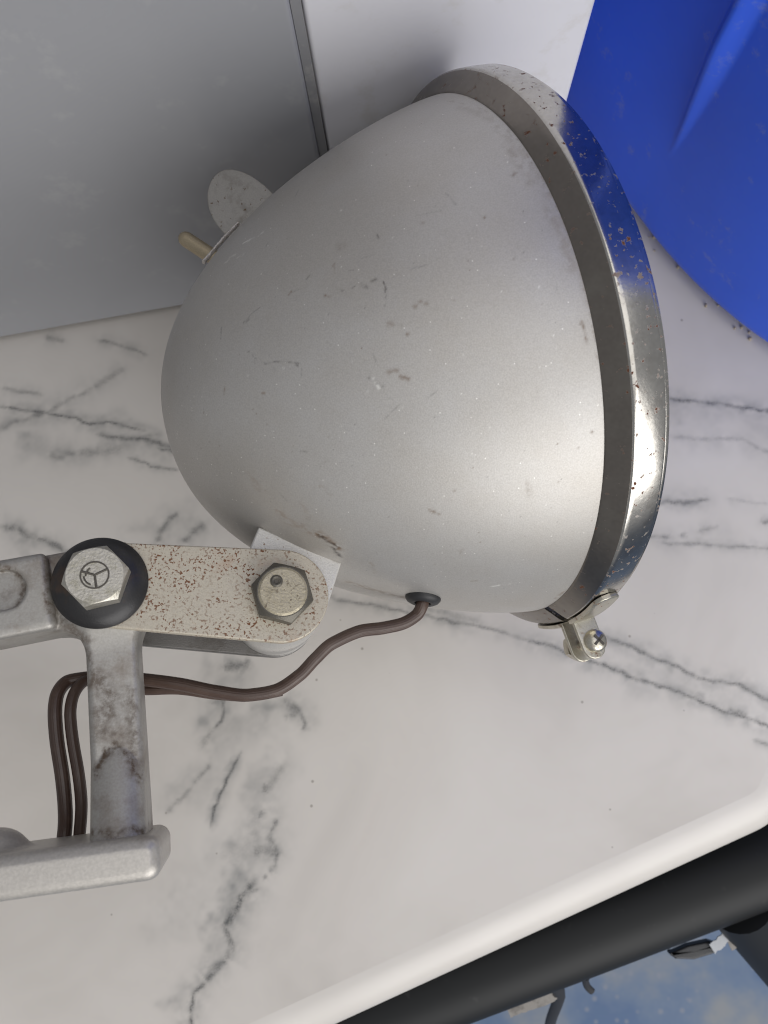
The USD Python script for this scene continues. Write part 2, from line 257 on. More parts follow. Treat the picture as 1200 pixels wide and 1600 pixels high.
VEINS = [  # (points in the photograph, half width mm, strength, haze mm)
 ([(0,634),(57,643),(85,646),(119,651),(136,660),(170,661),(198,668),(227,675)], .55, .8, 3), ([(0,670),(28,658),(71,644),(93,630),(122,616),(147,606)], 1.1, .42, 5), ([(147,606),(176,588),(195,576)], 1.6, .35, 4),
 ([(150,678),(176,685),(221,688),(265,695),(300,700)], .9, .75, 4), ([(246,700),(266,702),(300,712)], .6, .7, 3), ([(176,685),(221,686),(248,680)], .9, .35, 3), ([(201,715),(218,722),(235,729),(278,732)], .5, .6, 2),
 ([(76,711),(93,711),(125,705),(170,706),(198,698)], 1.6, .35, 6), ([(0,823),(28,829),(48,838),(71,843),(93,854),(110,870)], 1.3, .62, 4), ([(20,822),(40,832),(60,836)], 1.2, .5, 2), ([(153,531),(198,542),(232,554)], .8, .5, 3), ([(71,525),(100,531)], 1.0, .45, 3),
 ([(241,848),(252,831),(263,814),(280,803)], 1.1, .6, 4), ([(262,812),(270,808)], 1.3, .6, 2), ([(286,848),(297,834),(312,824),(322,817)], 1.4, .65, 4), ([(308,826),(316,822)], 1.5, .6, 2), ([(0,606),(34,612),(68,616)], .7, .4, 3),
 ([(350,1042),(366,1040),(384,1038)], 2.2, .62, 5), ([(375,1050),(384,1036),(390,1026)], 1.3, .5, 4), ([(350,1085),(351,1110),(345,1127),(333,1141)], .7, .7, 6), ([(330,1096),(348,1094)], 1.0, .4, 5), ([(333,1141),(318,1160),(312,1170)], 1.0, .35, 3),
 ([(441,1092),(458,1104),(469,1113)], 1.5, .5, 7), ([(469,1113),(475,1128),(475,1143)], .6, .6, 3), ([(445,1122),(462,1116)], 1.2, .4, 3), ([(375,1176),(368,1190),(357,1208),(347,1236),(338,1262),(329,1292)], .55, .85, 2.5), ([(328,1194),(308,1218)], .7, .55, 2.5), ([(308,1218),(284,1243),(263,1267)], .8, .36, 3),
 ([(441,1194),(425,1225),(412,1240)], 1.6, .3, 6), ([(417,1228),(413,1240)], 1.0, .6, 3), ([(410,1268),(405,1278)], .9, .55, 3), ([(432,1282),(424,1302),(417,1310)], .9, .6, 3), ([(417,1306),(428,1322),(437,1332),(430,1342)], 1.0, .75, 4), ([(395,1332),(415,1330),(432,1328)], 2.0, .6, 7), ([(432,1340),(424,1362)], .9, .65, 3), ([(416,1370),(412,1376)], .6, .6, 2),
 ([(396,1374),(388,1390),(378,1404),(370,1420),(361,1435),(352,1450)], 1.6, .8, 7), ([(404,1390),(392,1392)], .8, .6, 3), ([(352,1450),(360,1470),(364,1483),(354,1498)], 1.3, .65, 6), ([(354,1498),(333,1512),(322,1530)], 1.3, .75, 5), ([(322,1533),(301,1554),(299,1575),(299,1600),(296,1640)], .8, .8, 5), ([(400,1255),(398,1300),(380,1330),(345,1345)], 3.0, .16, 10),
 ([(500,928),(520,937),(633,957),(747,979),(803,993)], .6, .62, 3), ([(640,945),(700,958),(750,972)], 1.4, .3, 3), ([(803,993),(871,1013),(928,1033),(990,1059),(1064,1081),(1121,1110),(1166,1121),(1200,1135),(1260,1150)], .62, .85, 3.5), ([(1085,1085),(1110,1100)], 1.8, .3, 5), ([(1140,1108),(1166,1120)], 1.0, .5, 2), ([(900,975),(939,991),(1002,1019),(1064,1044),(1087,1059),(1155,1070),(1200,1093),(1250,1110)], .65, .75, 4), ([(1177,1156),(1200,1165),(1240,1180)], .6, .55, 2),
 ([(1020,612),(1044,620),(1085,627),(1147,636),(1200,641),(1260,650)], .75, .75, 3.5), ([(1044,681),(1091,685),(1160,687),(1179,698),(1200,706),(1250,720)], .9, .3, 5), ([(1020,788),(1035,786),(1069,786),(1110,782)], .75, .72, 3), ([(1138,779),(1200,785)], .7, .25, 3), ([(1010,838),(1019,840),(1050,840)], .9, .5, 3), ([(1062,838),(1072,836)], .9, .55, 2), ([(1092,831),(1104,827),(1122,823)], .8, .4, 3), ([(1030,848),(1069,850),(1135,854),(1200,856),(1260,862)], .6, .5, 3), ([(1190,817),(1210,812)], .8, .5, 3)]
SMOKE = [([(0,662),(40,652),(80,640)], 6, .3), ([(60,690),(120,700),(190,698),(240,700)], 7, .32), ([(150,668),(200,676),(250,690)], 5, .3), ([(235,845),(262,820),(300,830)], 9, .26), ([(0,822),(60,840),(95,855)], 5, .3),
 ([(335,1150),(345,1110),(352,1080),(375,1040)], 8, .34), ([(300,1230),(330,1190),(365,1160),(420,1130)], 9, .22), ([(435,1100),(465,1110)], 6, .36), ([(395,1345),(410,1300),(405,1240),(430,1190)], 8, .3), ([(385,1330),(425,1335)], 7, .3), ([(335,1440),(352,1425),(372,1395),(388,1375)], 6, .45), ([(345,1490),(348,1460)], 6, .3), ([(290,1560),(315,1520)], 5, .3), ([(280,1420),(310,1380),(350,1330)], 12, .14),
 ([(990,1055),(1064,1070),(1150,1105)], 7, .2), ([(640,950),(740,972)], 4, .3), ([(1040,632),(1110,640),(1200,655)], 7, .2), ([(1040,780),(1100,786)], 5, .16), ([(1040,846),(1130,845)], 6, .16)]
for k in range(26):                             # more veins outside the photograph's reach
    a = np.array([rng.uniform(-1.0, .5), rng.uniform(-.5, .6)]); d = rng.normal(0, .05, (7, 2)) + np.array([.09, -.03]) * rng.choice([-1, 1]); q = a + np.cumsum(d * .5, 0)
    if (np.abs(q[:, 0]) < .26).any() and (np.abs(q[:, 1]) < .26).any(): continue
    VEINS.append((q, .8, rng.uniform(.3, .7), 4))
nz = meshkit.fbm if hasattr(meshkit, 'fbm') else None
def vnoise(P, scale, seed=0):
    o = np.array([seed * 17.3, seed * 5.1, seed * 9.7]); return np.asarray(meshkit.fbm(P * scale + o), float).ravel()
nA, nB, nC = vnoise(TV, 260, 1), vnoise(TV, 260, 2), vnoise(TV, 700, 3)
nA, nB, nC = [(n - n.mean()) / (n.std() + 1e-9) for n in (nA, nB, nC)]
dens = vnoise(TV, 420, 4); dens = (dens - dens.mean()) / (dens.std() + 1e-9)
nD, nE = vnoise(TV, 70, 5), vnoise(TV, 70, 6); nD, nE = [(n - n.mean()) / (n.std() + 1e-9) for n in (nD, nE)]
warp = TV[:, :2] + np.c_[nA, nB] * .0002 + np.c_[nD, nE] * .00035
vein = np.zeros(len(TV)); halo = np.zeros(len(TV))
for pts, w, st, hz in VEINS:
    w, st = w * 1.3, min(1, st * 1.05)
    q = np.array([at(*p)[:2] for p in pts]) if isinstance(pts, list) else pts
    q = np.vstack([np.linspace(a, b, max(2, int(np.linalg.norm(b - a) / .0003))) for a, b in zip(q[:-1], q[1:])])
    u = np.linspace(0, 1, len(q)); env = np.minimum(1, np.minimum(u, 1 - u) * 9 + .35)
    m = ((warp > q.min(0) - .018) & (warp < q.max(0) + .018)).all(1)
    if not m.any(): continue
    d, i = cKDTree(q).query(warp[m]); d = d * 1000; e = env[i]
    core = np.exp(-(d / (w * (.85 + .12 * np.clip(nC[m], -1.5, 1.5)))) ** 2) * np.clip(.9 + .24 * dens[m], .3, 1.15) if w > .95 else np.exp(-(d / (w * (.92 + .1 * np.clip(nC[m], -1.5, 1.5)))) ** 2) * np.clip(.95 + .2 * dens[m], .3, 1.1)
    vein[m] = np.maximum(vein[m], st * e * core); halo[m] = np.maximum(halo[m], st * e * np.exp(-(d / (hz * 1.3)) ** 2) * .55 * np.clip(.8 + .3 * nA[m], 0, 1.5))
for pts, w, st in SMOKE:
    q = np.array([at(*p)[:2] for p in pts]); q = np.vstack([np.linspace(a, b, 60) for a, b in zip(q[:-1], q[1:])]); m = ((TV[:, :2] > q.min(0) - .04) & (TV[:, :2] < q.max(0) + .04)).all(1)
    d, i = cKDTree(q).query(TV[m, :2] + np.c_[nD, nE][m] * .003); halo[m] = np.maximum(halo[m], 1.4 * st * np.exp(-(d * 1000 / w) ** 2) * np.clip(.8 + .22 * nD[m] + .12 * dens[m], 0, 1.5))
marks = np.c_[np.clip(vein, 0, 1), np.clip(halo, 0, 1), np.zeros(len(TV))]
M_marble = MAT('white_marble', {'g': G(), 'a': ('attribute', {'attribute': 'marks'}), 's': ('separate_color', {}),
    'n1': ('noise_texture', {'scale': 9.0, 'detail': 4.0, 'roughness': .55, 'distortion': .6}), 'r1': ('rgb_ramp', {'ramp': [(.3, (.55, .515, .475)), (.5, (.635, .598, .558)), (.75, (.685, .652, .615))]}),
    'nv': ('noise_texture', {'scale': 1100.0, 'detail': 3.0, 'roughness': .6}), 'rv': ('rgb_ramp', {'ramp': [(.32, (.62, .62, .62)), (.62, (1.12, 1.12, 1.12))]}), 'bv': ('rgb_to_bw', {}), 'mvv': ('math', {'math_type': 'multiply', 'use_clamp': True}),
    'mh': ('mix', {'color2': (.25, .25, .245)}), 'mv': ('mix', {'color2': (.11, .112, .11)}),
    'vo': ('voronoi_texture', {'scale': 95.0}), 'vr': ('rgb_ramp', {'ramp': [(.0, (1, 1, 1)), (.045, (1, 1, 1)), (.07, (0, 0, 0))]}), 'vs': ('separate_color', {}), 'vt': ('math', {'math_type': 'greater_than', 'value2': .78}), 'vb': ('rgb_to_bw', {}), 'vm': ('math', {'math_type': 'multiply'}), 'vm2': ('math', {'math_type': 'multiply', 'value2': .55}), 'mk': ('mix', {'color2': (.16, .13, .1)}),
    'n5': ('noise_texture', {'scale': 30.0, 'detail': 5.0}), 'r5': ('rgb_ramp', {'ramp': [(.35, (.25, .25, .25)), (.65, (.4, .4, .4))]}), 'p': ('principled_bsdf', {'specular_ior_level': .5})},
    [('a.color', 's.color'), ('g.position', 'n1.vector'), ('n1.fac', 'r1.fac'), ('r1.color', 'mh.color1'), ('s.g', 'mh.fac'), ('mh.color', 'mv.color1'), ('g.position', 'nv.vector'), ('nv.fac', 'rv.fac'), ('rv.color', 'bv.color'), ('bv.val', 'mvv.value2'), ('s.r', 'mvv.value1'), ('mvv.value', 'mv.fac'),
     ('g.position', 'vo.vector'), ('vo.distance', 'vr.fac'), ('vo.color', 'vs.color'), ('vs.r', 'vt.value1'), ('vr.color', 'vb.color'), ('vb.val', 'vm.value1'), ('vt.value', 'vm.value2'), ('vm.value', 'vm2.value1'), ('vm2.value', 'mk.fac'), ('mv.color', 'mk.color1'), ('mk.color', 'p.base_color'),
     ('g.position', 'n5.vector'), ('n5.fac', 'r5.fac'), ('r5.color', 'p.roughness')])
table = thing('marble_table', 'white table with grey marble veins, rounded white edge and black frame, carrying the headlight', 'table', (0, 0, 0))
def oring(poly, n):
    t = np.linspace(0, 1, n, endpoint=False); return np.array([poly.exterior.interpolate(s, True).coords[0] for s in t])
obj('table_top', (TV, TF), M_marble, table, True, col=marks)
ring_in = np.array([p for p in shapely.segmentize(inner_o.exterior, .01).coords[:-1]])
if not inner_o.exterior.is_ccw: ring_in = ring_in[::-1]
tt = np.roll(ring_in, -1, 0) - np.roll(ring_in, 1, 0); tt /= np.linalg.norm(tt, axis=1, keepdims=True); no = np.stack([tt[:, 1], -tt[:, 0]], 1)
aa = np.linspace(0, math.pi, 25)
ev = np.vstack([np.c_[ring_in + no * EDGE_W * math.sin(a), np.full(len(ring_in), -EDGE_R * (1 - math.cos(a)))] for a in aa] + [np.c_[ring_in - no * .25, np.full(len(ring_in), -2 * EDGE_R)]])
ef = grid_faces(len(aa) + 1, len(ring_in), True)[:, ::-1]
M_edge = MAT('white_edge', {'g': G(), 'n': ('noise_texture', {'scale': 20.0, 'detail': 3.0}), 'r': ('rgb_ramp', {'ramp': [(.3, (.62, .588, .55)), (.7, (.66, .628, .59))]}), 'p': ('principled_bsdf', {'roughness': .34})}, [('g.position', 'n.vector'), ('n.fac', 'r.fac'), ('r.color', 'p.base_color')])
obj('rounded_edge', (ev, ef), M_edge, table, 30)
# black frame: a round rail under the front edge, a strut, torn tape on it
M_rail = metal('black_rail', (.007, .008, .009), .5, .0, dirt=(.03, .03, .03), dirt_scale=120, dirt_at=.62, bumps=.1, spec=.28)
rail_z = -.062; ra, rb2 = at(800, 1487, rail_z), at(1200, 1336, rail_z); rd = (rb2 - ra) / np.linalg.norm(rb2 - ra)
obj('frame_rail', tube(np.linspace(ra - rd * .5, rb2 + rd * .25, 60), .0215, sides=40), M_rail, table, 40)
sa, sb = at(1150, 1400, rail_z), at(1330, 1640, -.30)
obj('frame_strut', tube(np.linspace(sa, sb, 8), .017, sides=24), M_rail, table, 40)
M_tape = metal('torn_tape', (.30, .28, .26), .7, 0.0, dirt=(.1, .09, .08), dirt_scale=150, bumps=.3)
M_slot = metal('dark_clip', (.015, .016, .02), .35, 0.0)
M_pale = metal('pale_scrap', (.5, .52, .55), .5, 0.0)
def scrap(p, q, z, w, th=.0008, n=14, seed=0, taper=0):
    """a torn strip between two places: wavy outline, a little curl"""
    a, b = at(*p, z), at(*q, z); d = (b - a); L = np.linalg.norm(d); d /= L; s = np.cross([0, 0, 1.0], d); rg = np.random.default_rng(seed)
    t = np.linspace(0, 1, n); wl, wr = w * (.5 + np.convolve(rg.uniform(-.2, .2, n + 2), np.ones(3) / 3, 'valid')) * (1 - taper * t), w * (.5 + np.convolve(rg.uniform(-.2, .2, n + 2), np.ones(3) / 3, 'valid')) * (1 - taper * t)
    m = a + d * L * t[:, None] + np.array([0, 0, 1.0]) * (np.sin(t * 3 + seed) * w * .15)[:, None]
    A, B = m + s * wl[:, None], m - s * wr[:, None]; dz = np.array([0, 0, th]); v = np.stack([A, B, B - dz, A - dz], 1).reshape(-1, 3)
    f = np.vstack([grid_faces(n, 4, True), [[0, 3, 2, 1]], [[4 * n - 4, 4 * n - 3, 4 * n - 2, 4 * n - 1]]]); return v, f
obj('torn_tape', scrap((1139, 1476), (1215, 1440), -.081, .006, seed=3), M_tape, table)
obj('torn_tape', scrap((795, 1583), (868, 1552), -.081, .0055, seed=5), M_tape, table)
obj('torn_tape', scrap((640, 1618), (700, 1575), -.060, .006, seed=8), M_pale, table)
obj('clip', slab(Polygon([tuple(at(*p, -.083)[:2]) for p in ((1046, 1491), (1075, 1478), (1108, 1471), (1124, 1476), (1118, 1490), (1085, 1500), (1056, 1499))]), -.088, -.083, .001), M_slot, table, 30)
obj('torn_tape', scrap((1112, 1482), (1136, 1466), -.080, .005, seed=2), M_pale, table)
q = smooth_path([at(868, 1540, -.07), at(874, 1558, -.085), at(864, 1585, -.11), at(860, 1640, -.2), at(856, 1700, -.4)], 40)
obj('hanging_strap', tube(q, .0032, .0016, sides=12), M_rubber, table)
q = smooth_path([at(916, 1528, -.075), at(917, 1540, -.085), at(925, 1549, -.09)], 10)
obj('hanging_strap', tube(q, .0018, .0012, sides=10), M_rubber, table)
for k, (x, y) in enumerate([(c0 - ed * .08 + en * .06), (c0 - ed * .92 + en * .06), (c0 - ed * .92 + en * .68), (c0 + sd * .2 + en * .5)]):
    obj('leg', tube([(x, y, -.026), (x, y, -.72)], .016, sides=24), M_rail, table, 40)

# ------------------------------------------------------------------ floor: worn blue paint with pale flecks
M_floor = MAT('blue_floor', {'g': G(), 'n1': ('noise_texture', {'scale': 7.0, 'detail': 5.0, 'roughness': .6}), 'r1': ('rgb_ramp', {'ramp': [(.36, (.22, .24, .27)), (.5, (.11, .17, .28)), (.62, (.06, .125, .26))]}),
    'vo': ('voronoi_texture', {'scale': 75.0}), 'vr': ('rgb_ramp', {'ramp': [(.0, (1, 1, 1)), (.18, (.8, .8, .8)), (.3, (0, 0, 0))]}), 'vs': ('separate_color', {}), 'vt': ('math', {'math_type': 'greater_than', 'value2': .55}), 'vb': ('rgb_to_bw', {}), 'vm': ('math', {'math_type': 'multiply'}), 'm': ('mix', {'color2': (.19, .22, .29)}), 'p': ('principled_bsdf', {'roughness': .5})},
    [('g.position', 'n1.vector'), ('n1.fac', 'r1.fac'), ('g.position', 'vo.vector'), ('vo.distance', 'vr.fac'), ('vo.color', 'vs.color'), ('vs.g', 'vt.value1'), ('vr.color', 'vb.color'), ('vb.val', 'vm.value1'), ('vt.value', 'vm.value2'), ('vm.value', 'm.fac'), ('r1.color', 'm.color1'), ('m.color', 'p.base_color')])
fl = obj('floor', ([(-3, -3, -.72), (3, -3, -.72), (3, 3, -.72), (-3, 3, -.72)], [[0, 1, 2, 3]]), M_floor)
tag(stage.GetPrimAtPath(fl), kind='structure', label='worn blue painted floor with pale flecks below the table', category='floor')

# ------------------------------------------------------------------ grey cabinet, white cabinet, blue container behind the lamp
def cabinet(name, label, cat, fl_, fr, depth, h, mat, z0=.003, r=.0016, plinth=None):
    """a box standing on the table: front bottom edge from fl_ to fr, rounded corners and edges"""
    fl_, fr = np.array(fl_), np.array(fr); d = (fr - fl_) / np.linalg.norm(fr - fl_); b = np.array([-d[1], d[0]])
    o = thing(name, label, cat, (*((fl_ + fr) / 2 + b * depth / 2), 0))
    poly = Polygon([fl_, fr, fr + b * depth, fl_ + b * depth]).buffer(-r).buffer(r, quad_segs=8)
    obj('body', slab_poly(poly, z0, h, .003), mat, o, 40)
    return o, d, b
def slab_poly(poly, z0, z1, bev):
    p = shapely.segmentize(poly.exterior, .05); ring = np.array(p.coords[:-1]); ring = ring if p.is_ccw else ring[::-1]
    t = np.roll(ring, -1, 0) - np.roll(ring, 1, 0); t /= np.linalg.norm(t, axis=1, keepdims=True); nrm = np.stack([-t[:, 1], t[:, 0]], 1); n = len(ring)
    lay = [(bev, z0), (bev * .3, z0 + bev * .3), (0, z0 + bev), (0, z1 - bev), (bev * .3, z1 - bev * .3), (bev, z1)]
    v = np.vstack([np.c_[ring + i * nrm, np.full(n, z)] for i, z in lay]); f = grid_faces(len(lay), n, True); f = np.vstack([f[:, [0, 1, 2]], f[:, [0, 2, 3]]]); c = len(v)
    v = np.vstack([v, [*ring.mean(0), z0], [*ring.mean(0), z1]]); j = np.arange(n); k = (j + 1) % n; e = (len(lay) - 1) * n
    return v, np.vstack([f, np.stack([np.full(n, c), k, j], 1), np.stack([np.full(n, c + 1), e + j, e + k], 1)])
def enamel(name, c, rough=.3, dirt=(.5, .48, .45)):
    return MAT(name, {'g': G(), 'n': ('noise_texture', {'scale': 6.0, 'detail': 5.0}), 'r': ('rgb_ramp', {'ramp': [(.3, tuple(.94 * x for x in c)), (.7, c)]}), 'n2': ('noise_texture', {'scale': 55.0, 'detail': 6.0, 'roughness': .7}), 'r2': ('rgb_ramp', {'ramp': [(.58, (0, 0, 0)), (.72, (.5, .5, .5))]}), 'm': ('mix', {'color2': dirt}), 'n3': ('noise_texture', {'scale': 900.0}), 'b': ('bump', {'strength': .06, 'distance': .0005}), 'p': ('principled_bsdf', {'roughness': rough})},
        [('g.position', 'n.vector'), ('n.fac', 'r.fac'), ('g.position', 'n2.vector'), ('n2.fac', 'r2.fac'), ('r2.color', 'm.fac'), ('r.color', 'm.color1'), ('m.color', 'p.base_color'), ('g.position', 'n3.vector'), ('n3.fac', 'b.height'), ('b.normal', 'p.normal')])
M_grey = enamel('grey_enamel', (.335, .34, .36), .3, (.42, .42, .42)); M_white = enamel('white_enamel', (.72, .715, .75), .35, (.6, .58, .55))
gl, gr = at(0, 535)[:2], at(538, 440)[:2]; gd = (gr - gl) / np.linalg.norm(gr - gl); gb = np.array([-gd[1], gd[0]])
cab, _, _ = cabinet('grey_cabinet', 'plain grey metal cabinet standing at the back left of the table', 'cabinet', gr - gd * .62, gr, .10, .62, M_grey)
M_seam_shade = enamel('seam_shade_grey', (.25, .25, .26), .5)  # dark grey stands in for the shaded cabinet side at the seam
q = [gr + gd * .0001 + gb * .0012, gr + gd * .0031 + gb * .0012, gr + gd * .0031 + gb * .012, gr + gd * .0001 + gb * .012]
obj('seam_shade_strip', slab_poly(Polygon([tuple(x) for x in q]), .003, .62, .0001), M_seam_shade, cab, 30)  # added strip, shade of the seam put into its colour
wl = gr + gd * .0033 + gb * .0016
wcab, _, _ = cabinet('white_cabinet', 'white enamel cabinet between the grey cabinet and the blue container', 'cabinet', wl, wl + gd * .0856, .3, .66, M_white)
DC, DR = np.array([.27018, .28578]), .1885
M_drum = MAT('blue_plastic', {'g': G(), 'n': ('noise_texture', {'scale': 12.0, 'detail': 5.0}), 'r': ('rgb_ramp', {'ramp': [(.3, (.020, .10, .72)), (.7, (.027, .125, .84))]}), 'n2': ('noise_texture', {'scale': 60.0, 'detail': 7.0, 'roughness': .7}), 'r2': ('rgb_ramp', {'ramp': [(.60, (0, 0, 0)), (.72, (.38, .38, .38))]}), 'm': ('mix', {'color2': (.3, .33, .45)}), 'n3': ('noise_texture', {'scale': 160.0, 'detail': 3.0}), 'b': ('bump', {'strength': .12, 'distance': .001}), 'p': ('principled_bsdf', {'roughness': .42})},
    [('g.position', 'n.vector'), ('n.fac', 'r.fac'), ('g.position', 'n2.vector'), ('n2.fac', 'r2.fac'), ('r2.color', 'm.fac'), ('r.color', 'm.color1'), ('m.color', 'p.base_color'), ('g.position', 'n3.vector'), ('n3.fac', 'b.height'), ('b.normal', 'p.normal')])
drum = thing('blue_container', 'bright blue plastic container with rounded corners and a raised vertical rib', 'container', (*DC, 0))
arc = [DC + .1892 * np.array([math.cos(a), math.sin(a)]) for a in np.radians(np.linspace(-149, -114, 40))]
o_ = Polygon([(.0645, .2604)] + [tuple(q) for q in arc] + [(.265, .165), (.29, .38), (.104, .42)]).buffer(-.03).buffer(.03, quad_segs=24)
ro_ = np.array(shapely.segmentize(o_.exterior, .0012).coords[:-1]); ro_ = ro_ if o_.exterior.is_ccw else ro_[::-1]
t_ = np.roll(ro_, -1, 0) - np.roll(ro_, 1, 0); t_ /= np.linalg.norm(t_, axis=1, keepdims=True); n_ = np.stack([t_[:, 1], -t_[:, 0]], 1); nth = len(ro_)
sl = np.concatenate([[0], np.cumsum(np.linalg.norm(np.diff(ro_, axis=0), axis=1))]); tot = sl[-1] + .0012
hz_ = np.concatenate([.0015 + .012 * (1 - np.cos(np.linspace(0, math.pi / 2, 10))), np.linspace(.02, .52, 110)]); ins_ = np.concatenate([.012 * (1 - np.sin(np.linspace(0, math.pi / 2, 10))), np.zeros(110)])
s0_ = sl[np.linalg.norm(ro_ - [.1040, .1962], axis=1).argmin()]; SL, Z_ = np.meshgrid(sl, hz_); ridge = np.zeros(SL.shape)
for k in range(-3, 6):                      # a rib every 15 cm round the body
    d2 = SL - s0_ - k * .15; rk = np.clip(1 - np.abs(d2) / (.0062 * np.clip((Z_ - .045) / .06, .25, 1)), 0, 1); ridge = np.maximum(ridge, rk * rk * (3 - 2 * rk) * np.clip((Z_ - .055) / .06, 0, 1) * .006)
off = ridge - ins_[:, None] + .0006 * np.sin(SL * 45 + Z_ * 40)
V = np.concatenate([ro_[None] + n_[None] * off[..., None], Z_[..., None]], -1).reshape(-1, 3); f = grid_faces(len(hz_), nth, True); n = len(V); cc_ = ro_.mean(0)
V = np.vstack([V, [*cc_, .0015], [*cc_, .52]]); j = np.arange(nth); k = (j + 1) % nth; e = (len(hz_) - 1) * nth
obj('body', (V, np.vstack([f[:, [0, 1, 2]], f[:, [0, 2, 3]], np.stack([np.full(nth, n), k, j], 1), np.stack([np.full(nth, n + 1), e + j, e + k], 1)])), M_drum, drum, 40)
obj('lid', slab_poly(o_.buffer(.008), .495, .53, .004), M_drum, drum, 30)
# crumbs of grit along the drum's foot
cv, cf = [], []
for k in range(18):
    a = math.radians(rng.uniform(-150, -105)); rr = .1892 - .006 + abs(rng.normal(0, .004)); s = rng.uniform(.0003, .001)
    m = trimesh.creation.icosphere(1, s); m.vertices *= rng.uniform(.6, 1.4, 3); m.vertices += (DC[0] + rr * math.cos(a), DC[1] + rr * math.sin(a), s * .6); cf.append(m.faces + sum(len(x) for x in cv)); cv.append(m.vertices)
M_grit = metal('grit', (.42, .36, .28), .8, 0.0)
g_ = obj('grit', (np.vstack(cv), np.vstack(cf)), M_grit, None, False)
tag(stage.GetPrimAtPath(g_), kind='stuff', label='tiny brown crumbs of grit along the foot of the blue container', category='grit')

# ------------------------------------------------------------------ the headlight
lamp = thing('headlight', 'silver bowl headlight with rusty chrome rim, bolted bracket and brown cable on the table', 'headlight', L2W([[.0135, 0, -.0903]])[0] * np.array([1, 1, 0]))
# bowl
ub = np.linspace(0, 1, 1400); ss = -LB * (1 - (1 - ub) ** 2.2); rr_ = rb(ss); al = np.concatenate([[0], np.cumsum(np.hypot(np.diff(ss), np.diff(rr_)))])
sq = np.interp(np.linspace(0, al[-1], 400), al, ss); sq[-1] = -LB; rq = rb(sq)
thb = np.concatenate([np.linspace(-105, 105, 860, endpoint=False), np.linspace(105, 255, 130, endpoint=False)]) * math.pi / 180   # angle from +z
BV = np.stack([np.broadcast_to(sq[:, None], (400, 990)), rq[:, None] * np.sin(thb), rq[:, None] * np.cos(thb)], -1).reshape(-1, 3)
BF = grid_faces(400, 990, True)[:, ::-1]
mk = np.zeros((len(BV), 3)); wob = np.stack([meshkit.fbm(BV * 900 + 3), meshkit.fbm(BV * 900 + 40), meshkit.fbm(BV * 900 + 80)], 1) - .5; BW = BV + wob * .0016
blot = meshkit.fbm(BV * 700 + 11); blot = np.clip((blot - .38) / .2, 0, 1)
def stroke(pts, w, st, ch, rough=False):
    q = np.array([bowl_hit(*p) for p in pts]) if not isinstance(pts, np.ndarray) else pts
    if len(q) > 1: q = np.vstack([np.linspace(a, b, max(2, int(np.linalg.norm(b - a) / .00015))) for a, b in zip(q[:-1], q[1:])])
    src = BW if rough else BV; m = ((src > q.min(0) - 3 * w / 1000) & (src < q.max(0) + 3 * w / 1000)).all(1)
    if not m.any(): return
    d, _ = cKDTree(q).query(src[m]); w = w * (.72 if ch == 1 else 1); val = st * (.62 if ch == 1 and not rough else 1) * np.exp(-(d * 1000 / w) ** 2) * (blot[m] if rough else .3 + .7 * blot[m])
    mk[m, ch] = np.maximum(mk[m, ch], val)
